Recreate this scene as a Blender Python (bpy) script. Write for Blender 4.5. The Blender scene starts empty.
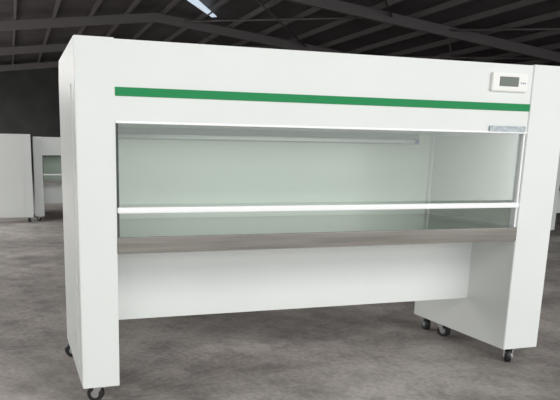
import bpy, bmesh, math
from mathutils import Vector, Matrix
zb=0.10; zt=1.80
names=['cx','cy','cz','yaw','pit','rol','f','px','py','W','wL','wR','D','zs','zh','zl','zbt','Db','zu','Du','zr']
vals=[-0.3031,-3.12,1.283,-0.3003,-0.2036,0.01309,639.6,-70.78,84.81,2.593,0.187,0.2564,0.9451,1.561,1.427,0.7878,0.8688,0.8853,0.3541,0.375,1.002]
d=dict(zip(names,vals))
# ---------------- camera
cam=bpy.data.cameras.new('camera');co=bpy.data.objects.new('camera',cam);bpy.context.collection.objects.link(co)
bpy.context.scene.camera=co
cam.sensor_width=36;cam.lens=d['f']*36/560;cam.shift_x=-d['px']/560;cam.shift_y=d['py']/560
R=Matrix.Rotation(d['yaw'],3,'Z')@Matrix.Rotation(math.pi/2+d['pit'],3,'X')@Matrix.Rotation(d['rol'],3,'Z')
co.matrix_world=Matrix.Translation((d['cx'],d['cy'],d['cz']))@R.to_4x4()
cam.clip_end=200
bpy.context.view_layer.update()
# ---------------- materials
def mat(name,col,rough=.5,metal=0,noise=None,bump=0,spec=.5,emit=0):
    m=bpy.data.materials.new(name);m.use_nodes=True;n=m.node_tree;b=n.nodes['Principled BSDF']
    b.inputs['Base Color'].default_value=(*col,1);b.inputs['Roughness'].default_value=rough;b.inputs['Metallic'].default_value=metal
    b.inputs['Specular IOR Level'].default_value=spec
    if emit:b.inputs['Emission Color'].default_value=(*col,1);b.inputs['Emission Strength'].default_value=emit
    if noise:
        tc=n.nodes.new('ShaderNodeTexCoord');mp=n.nodes.new('ShaderNodeMapping');no=n.nodes.new('ShaderNodeTexNoise');cr=n.nodes.new('ShaderNodeValToRGB')
        mp.inputs['Scale'].default_value=noise[0];no.inputs['Scale'].default_value=1;no.inputs['Detail'].default_value=8
        k=noise[1];cr.color_ramp.elements[0].position=.3;cr.color_ramp.elements[1].position=.7
        cr.color_ramp.elements[0].color=(*[c*(1-k) for c in col],1);cr.color_ramp.elements[1].color=(*[min(1,c*(1+k)) for c in col],1)
        n.links.new(tc.outputs['Object'],mp.inputs[0]);n.links.new(mp.outputs[0],no.inputs[0]);n.links.new(no.outputs[0],cr.inputs[0]);n.links.new(cr.outputs[0],b.inputs['Base Color'])
        if bump:
            bu=n.nodes.new('ShaderNodeBump');bu.inputs['Strength'].default_value=bump;n.links.new(no.outputs[0],bu.inputs['Height']);n.links.new(bu.outputs[0],b.inputs['Normal'])
    return m
white=mat('white_paint',(.715,.745,.725),.36,noise=((1.5,1.5,1.5),.02))
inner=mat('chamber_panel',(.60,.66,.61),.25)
innerb=mat('chamber_back_panel',(.70,.765,.705),.22)
green=mat('green_stripe',(.006,.235,.07),.5,spec=.25)
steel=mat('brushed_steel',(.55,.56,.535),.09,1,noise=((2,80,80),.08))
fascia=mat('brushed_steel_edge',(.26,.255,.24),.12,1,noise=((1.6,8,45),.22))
alu=mat('aluminium',(.84,.85,.86),.35,.1)
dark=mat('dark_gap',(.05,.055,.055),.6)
black=mat('black_rubber',(.015,.015,.016),.5)
zinc=mat('zinc_plate',(.55,.56,.57),.35,1)
lcd=mat('lcd',(.10,.12,.10),.2)
bezel=mat('display_bezel',(.82,.83,.80),.4)
label=mat('label_plate',(.36,.40,.42),.35,.2,noise=((60,60,60),.3))
blue=mat('blue_cap',(.13,.22,.38),.4)
tube=mat('tube_glass',(.93,.96,.97),.15)
shade=mat('lamp_bracket',(.42,.47,.46),.4)
glass=bpy.data.materials.new('sash_glass');glass.use_nodes=True
nt=glass.node_tree;nt.nodes.clear();o=nt.nodes.new('ShaderNodeOutputMaterial');mx=nt.nodes.new('ShaderNodeMixShader');t=nt.nodes.new('ShaderNodeBsdfTransparent');g=nt.nodes.new('ShaderNodeBsdfGlossy');fr=nt.nodes.new('ShaderNodeFresnel')
t.inputs[0].default_value=(.95,.975,.955,1);g.inputs['Roughness'].default_value=0;fr.inputs['IOR'].default_value=1.45
nt.links.new(fr.outputs[0],mx.inputs[0]);nt.links.new(t.outputs[0],mx.inputs[1]);nt.links.new(g.outputs[0],mx.inputs[2]);nt.links.new(mx.outputs[0],o.inputs[0])
# ---------------- helpers
def link(ob,parent=None):
    bpy.context.collection.objects.link(ob)
    if parent:ob.parent=parent
    return ob
def empty(name,loc=(0,0,0),rz=0,sc=1):
    e=bpy.data.objects.new(name,None);e.location=loc;e.rotation_euler=(0,0,rz);e.scale=(sc,)*3;e.empty_display_size=.1;return link(e)
def prism(name,prof,axis,a,b,m,parent=None,bev=0.004):
    bm=bmesh.new()
    f=lambda q,t:(t,q[0],q[1]) if axis=='x' else ((q[0],t,q[1]) if axis=='y' else (q[0],q[1],t))
    A=[bm.verts.new(f(q,a)) for q in prof];B=[bm.verts.new(f(q,b)) for q in prof];n=len(prof)
    bm.faces.new(A);bm.faces.new(B[::-1])
    for i in range(n):bm.faces.new((A[i],B[i],B[(i+1)%n],A[(i+1)%n]))
    bmesh.ops.recalc_face_normals(bm,faces=bm.faces)
    if bev:bmesh.ops.bevel(bm,geom=list(bm.edges),offset=bev,segments=2,affect='EDGES',clamp_overlap=True)
    me=bpy.data.meshes.new(name);bm.to_mesh(me);bm.free();me.materials.append(m)
    return link(bpy.data.objects.new(name,me),parent)
def box(name,x,y,z,m,parent=None,bev=0.003):
    return prism(name,[(x[0],y[0]),(x[1],y[0]),(x[1],y[1]),(x[0],y[1])],'z',z[0],z[1],m,parent,bev)
def cyl(name,p0,p1,r,m,parent=None,seg=24):
    p0=Vector(p0);p1=Vector(p1);dd=p1-p0
    bm=bmesh.new();bmesh.ops.create_cone(bm,cap_ends=True,segments=seg,radius1=r,radius2=r,depth=dd.length)
    bmesh.ops.transform(bm,matrix=Matrix.Translation((p0+p1)/2)@dd.to_track_quat('Z','Y').to_matrix().to_4x4(),verts=bm.verts)
    me=bpy.data.meshes.new(name);bm.to_mesh(me);bm.free();me.materials.append(m)
    for f in me.polygons:f.use_smooth=len(f.vertices)==4
    return link(bpy.data.objects.new(name,me),parent)
def caster(par,x,y,top,ang,i):
    c=math.cos(ang);s=math.sin(ang);r=top*.42
    ax=Vector((c,s,0));bk=Vector((-s,c,0))*.022
    ctr=Vector((x,y,r))+bk
    n='caster_%d_'%i
    cyl(n+'wheel',ctr-ax*.018,ctr+ax*.018,r,black,par,28)
    cyl(n+'hub',ctr-ax*.020,ctr+ax*.020,r*.5,zinc,par,20)
    cyl(n+'axle',ctr-ax*.028,ctr+ax*.028,r*.16,zinc,par,12)
    box(n+'plate',(x-.042,x+.042),(y-.042,y+.042),(top-.006,top),zinc,par,.001)
    cyl(n+'swivel',(x,y,top-.018),(x,y,top-.004),.028,zinc,par)
    for sg in (-1,1):
        bm=bmesh.new();o=ax*(.025*sg)
        P=[Vector((x,y,top-.016))-bk*.9,Vector((x,y,top-.016))+bk*1.1,ctr+bk*.45+Vector((0,0,-r*.2)),ctr-bk*.45+Vector((0,0,-r*.2))]
        a=[bm.verts.new(q+o-ax*.0015) for q in P];b=[bm.verts.new(q+o+ax*.0015) for q in P]
        bm.faces.new(a);bm.faces.new(b[::-1])
        for k in range(4):bm.faces.new((a[k],b[k],b[(k+1)%4],a[(k+1)%4]))
        bmesh.ops.recalc_face_normals(bm,faces=bm.faces)
        me=bpy.data.meshes.new(n+'fork');bm.to_mesh(me);bm.free();me.materials.append(zinc);link(bpy.data.objects.new(n+'fork',me),par)
    box(n+'yoke',(x-.027,x+.027),(y-.022,y+.022),(top-.02,top-.015),zinc,par,.001)
def bench(par,d,detail=True):
    W,L,wR,D,zs,zh,zl,zbt,Db,zu,Du,zr=[d[k] for k in ('W','wL','wR','D','zs','zh','zl','zbt','Db','zu','Du','zr')]
    side=[(0,zb),(D,zb),(D,zt-.10),(D-.05,zt),(0,zt)]
    prism('side_panel_left',side,'x',0,L,white,par,.003)
    prism('side_panel_right',side,'x',W,W+wR,white,par,.003)
    for xx in ((-.004,.002),(W+wR-.002,W+wR+.004)):
        box('side_cover_sheet',xx,(.16,D-.06),(zb+.04,zt-.2),white,par,.001)
    prism('hood',[(.006,zh),(D-.03,zh),(D-.03,zt-.13),(D-.08,zt-.004),(.006,zt-.004)],'x',L-.004,W+.004,white,par,.003)
    if detail:box('green_stripe',(L,W),(.001,.01),(zs-.02,zs+.02),green,par,.0005)
    box('hood_lower_lip',(L,W),(-.002,.03),(zh-.012,zh+.0),alu,par,.002)
    box('chamber_back',(L-.002,W+.002),(Db,Db+.02),(zl,zh),innerb,par,0)
    box('chamber_frame_right',(W-.02,W),(Db-.03,Db),(zbt,zh),white,par,.002)
    box('chamber_frame_left',(L,L+.03),(Db-.03,Db),(zbt,zh),white,par,.002)
    box('chamber_side_right',(W-.004,W+.001),(.06,Db-.03),(zbt+.02,zh-.01),inner,par,0)
    box('chamber_side_left',(L-.001,L+.004),(.06,Db-.03),(zbt+.02,zh-.01),inner,par,0)
    box('sash_glass_pane',(L+.012,W-.012),(.024,.03),(zr,zh+.002),glass,par,0)
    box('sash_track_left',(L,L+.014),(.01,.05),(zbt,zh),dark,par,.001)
    box('sash_track_right',(W-.014,W),(.01,.05),(zbt,zh),alu,par,.001)
    box('sash_handle_bar',(L+.003,W-.003),(-.006,.034),(zr-.015,zr+.013),alu,par,.004)
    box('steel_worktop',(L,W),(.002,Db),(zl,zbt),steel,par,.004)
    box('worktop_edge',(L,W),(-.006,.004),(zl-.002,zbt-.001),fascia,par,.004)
    box('lower_back_panel',(L-.002,W+.002),(Du,Du+.02),(zu,zl),white,par,.002)
    box('lower_panel_flange',(L,W),(Du,Du+.04),(zu-.003,zu+.003),white,par,.001)
    tz=zh-.05;ty=Db-.10
    cyl('lamp_tube',(L+.10,ty,tz),(W-.22,ty,tz),.014,tube,par)
    box('lamp_holder',(L+.05,W-.16),(ty+.03,ty+.06),(tz-.02,zh),shade,par,.003)
    for k,xx in enumerate((L+.08,W-.22)):
        box('lamp_cap_%d'%k,(xx,xx+.03),(ty-.016,ty+.03),(tz-.016,tz+.016),blue,par,.003)
    if detail:
        xa=W-.29;za=zt-.10
        box('display_housing',(xa,xa+.245),(-.012,.01),(za-.055,za+.045),bezel,par,.004)
        box('display_screen',(xa+.05,xa+.18),(-.0145,-.010),(za-.028,za+.024),lcd,par,.001)
        for k in range(3):box('display_key_%d'%k,(xa+.195+.013*k,xa+.204+.013*k),(-.0145,-.01),(za-.012,za-.003),label,par,.001)
        box('label_plate',(W-.27,W-.02),(-.006,.01),(zh-.004,zh+.028),label,par,.001)
    ins=.07
    i=0
    for (x,y) in ((L/2,ins),(L/2-.05,D-ins),(W+.11,ins),(W+.055,D-ins),(W+.055,D*.72)):
        i+=1;caster(par,x,y,zb,.5+i*.6,i)
cb=empty('laminar_flow_clean_bench');bench(cb,d)
for (u,v,rz,sc) in [(34,222,math.pi/2,.87),(36,221,0,.85),(546,236,.1,.95)]:
    c=Vector(((u-280-d['px'])/d['f'],-(v-200-d['py'])/d['f'],-1));w=R@c
    C=co.matrix_world.translation;q=C+w*(-C.z/w.z)
    e=empty('laminar_flow_clean_bench',(q.x,q.y,0),rz,sc);bench(e,d,False)
# ---------------- hall
def concrete():
    m=bpy.data.materials.new('concrete_floor');m.use_nodes=True;n=m.node_tree;b=n.nodes['Principled BSDF']
    tc=n.nodes.new('ShaderNodeTexCoord')
    def no(s,a,bb,p0,p1,rough=.6):
        x=n.nodes.new('ShaderNodeTexNoise');x.inputs['Scale'].default_value=s;x.inputs['Detail'].default_value=9;x.inputs['Roughness'].default_value=rough
        c=n.nodes.new('ShaderNodeValToRGB');c.color_ramp.elements[0].position=p0;c.color_ramp.elements[1].position=p1
        c.color_ramp.elements[0].color=(*a,1);c.color_ramp.elements[1].color=(*bb,1)
        n.links.new(tc.outputs['Object'],x.inputs['Vector']);n.links.new(x.outputs[0],c.inputs[0]);return x,c
    x1,c1=no(.9,(.35,.32,.30),(.60,.555,.525),.38,.62)
    x2,c2=no(4,(.62,.62,.62),(1,1,1),.36,.56,.75)
    x3,c3=no(30,(.80,.80,.80),(1,1,1),.4,.6)
    a=c1.outputs[0]
    for c in (c2,c3):
        mm=n.nodes.new('ShaderNodeMixRGB');mm.blend_type='MULTIPLY';mm.inputs[0].default_value=1
        n.links.new(a,mm.inputs[1]);n.links.new(c.outputs[0],mm.inputs[2]);a=mm.outputs[0]
    n.links.new(a,b.inputs['Base Color'])
    mr=n.nodes.new('ShaderNodeMapRange');mr.inputs['To Min'].default_value=.35;mr.inputs['To Max'].default_value=.7
    n.links.new(x1.outputs[0],mr.inputs[0]);n.links.new(mr.outputs[0],b.inputs['Roughness'])
    bu=n.nodes.new('ShaderNodeBump');bu.inputs['Strength'].default_value=.08;bu.inputs['Distance'].default_value=.02
    n.links.new(x3.outputs[0],bu.inputs['Height']);n.links.new(bu.outputs[0],b.inputs['Normal'])
    return m
conc=concrete()
wallm=mat('hall_wall_sheet',(.06,.063,.062),.8,noise=((1,1,1),.2))
roofm=mat('roof_sheet',(.10,.094,.097),.7,noise=((.6,.6,.6),.25))
steelb=mat('roof_steel',(.17,.16,.16),.6)
X0,X1,Y0,Y1=-15,25,-12,34;EV=4.0;RX=5;RZ=6.4
box('floor',(X0,X1),(Y0,Y1),(-.1,0),conc,None,0)
box('wall_back',(X0,X1),(Y1,Y1+.2),(0,RZ),wallm,None,0)
box('wall_left',(X0-.2,X0),(Y0,Y1),(0,EV),wallm,None,0)
box('wall_right',(X1,X1+.2),(Y0,Y1),(0,EV),wallm,None,0)
def roofz(x):return EV+(RZ-EV)*(x-X0)/(RX-X0) if x<RX else EV+(RZ-EV)*(X1-x)/(X1-RX)
prism('ceiling',[(X0,EV),(RX,RZ),(X1,EV),(X1,EV+.1),(RX,RZ+.1),(X0,EV+.1)],'y',Y0,Y1,roofm,None,0)
tr=empty('roof_framing')
x=X0+.8
while x<X1:
    z=roofz(x);box('purlin',(x-.04,x+.04),(Y0,Y1),(z-.2,z-.03),steelb,tr,0);x+=1.3
y=Y0+3
while y<Y1:
    for xs,xe in ((X0,RX),(RX,X1)):
        z1,z2=roofz(xs)-.2,roofz(xe)-.2
        prism('rafter',[(xs,z1),(xe,z2),(xe,z2-.3),(xs,z1-.3)],'y',y-.07,y+.07,steelb,tr,0)
    y+=6
y=Y0+3
while y+6<Y1:
    for xa in (X0+1,-6,6,13):
        cyl('brace',(xa,y,roofz(xa)-.3),(xa+5,y+6,roofz(xa+5)-.3),.03,steelb,tr,8)
        cyl('brace',(xa+5,y,roofz(xa+5)-.3),(xa,y+6,roofz(xa)-.3),.03,steelb,tr,8)
    y+=6
sky=mat('skylight_sheet',(.70,.82,.95),.4,emit=.75)
prism('window_1',[(5.35,17.9),(5.65,17.75),(7.0,20.0),(6.85,20.1)],'z',6.02,6.05,sky,tr,0)
# light
w=bpy.data.worlds.new('world');bpy.context.scene.world=w;w.use_nodes=True
w.node_tree.nodes['Background'].inputs[0].default_value=(.9,.95,1,1);w.node_tree.nodes['Background'].inputs[1].default_value=.8
def area(name,loc,rot,sx,sy,e,col=(1,.99,.97)):
    l=bpy.data.lights.new(name,'AREA');l.shape='RECTANGLE';l.size=sx;l.size_y=sy;l.energy=e;l.color=col
    o=bpy.data.objects.new(name,l);link(o);o.location=loc;o.rotation_euler=rot
area('doorway_daylight',(4,-11.5,2.1),(math.pi/2,0,0),36,4,930)
area('side_fill',(-14.8,20,2.4),(0,-math.pi/2,0),2.4,24,300)  # fill lamp added off-view for the far floor; wall_left has no window
area('overhead_fill',(-7,17,4.6),(0,0,0),4,30,3200)  # added overhead fill to brighten the far floor, no roof opening here
area('overhead_fill',(5,-8,5.2),(0,0,0),26,6,1750)  # second added fill, unseen behind the camera, lifts the near floor
bpy.context.scene.view_settings.view_transform='Standard'
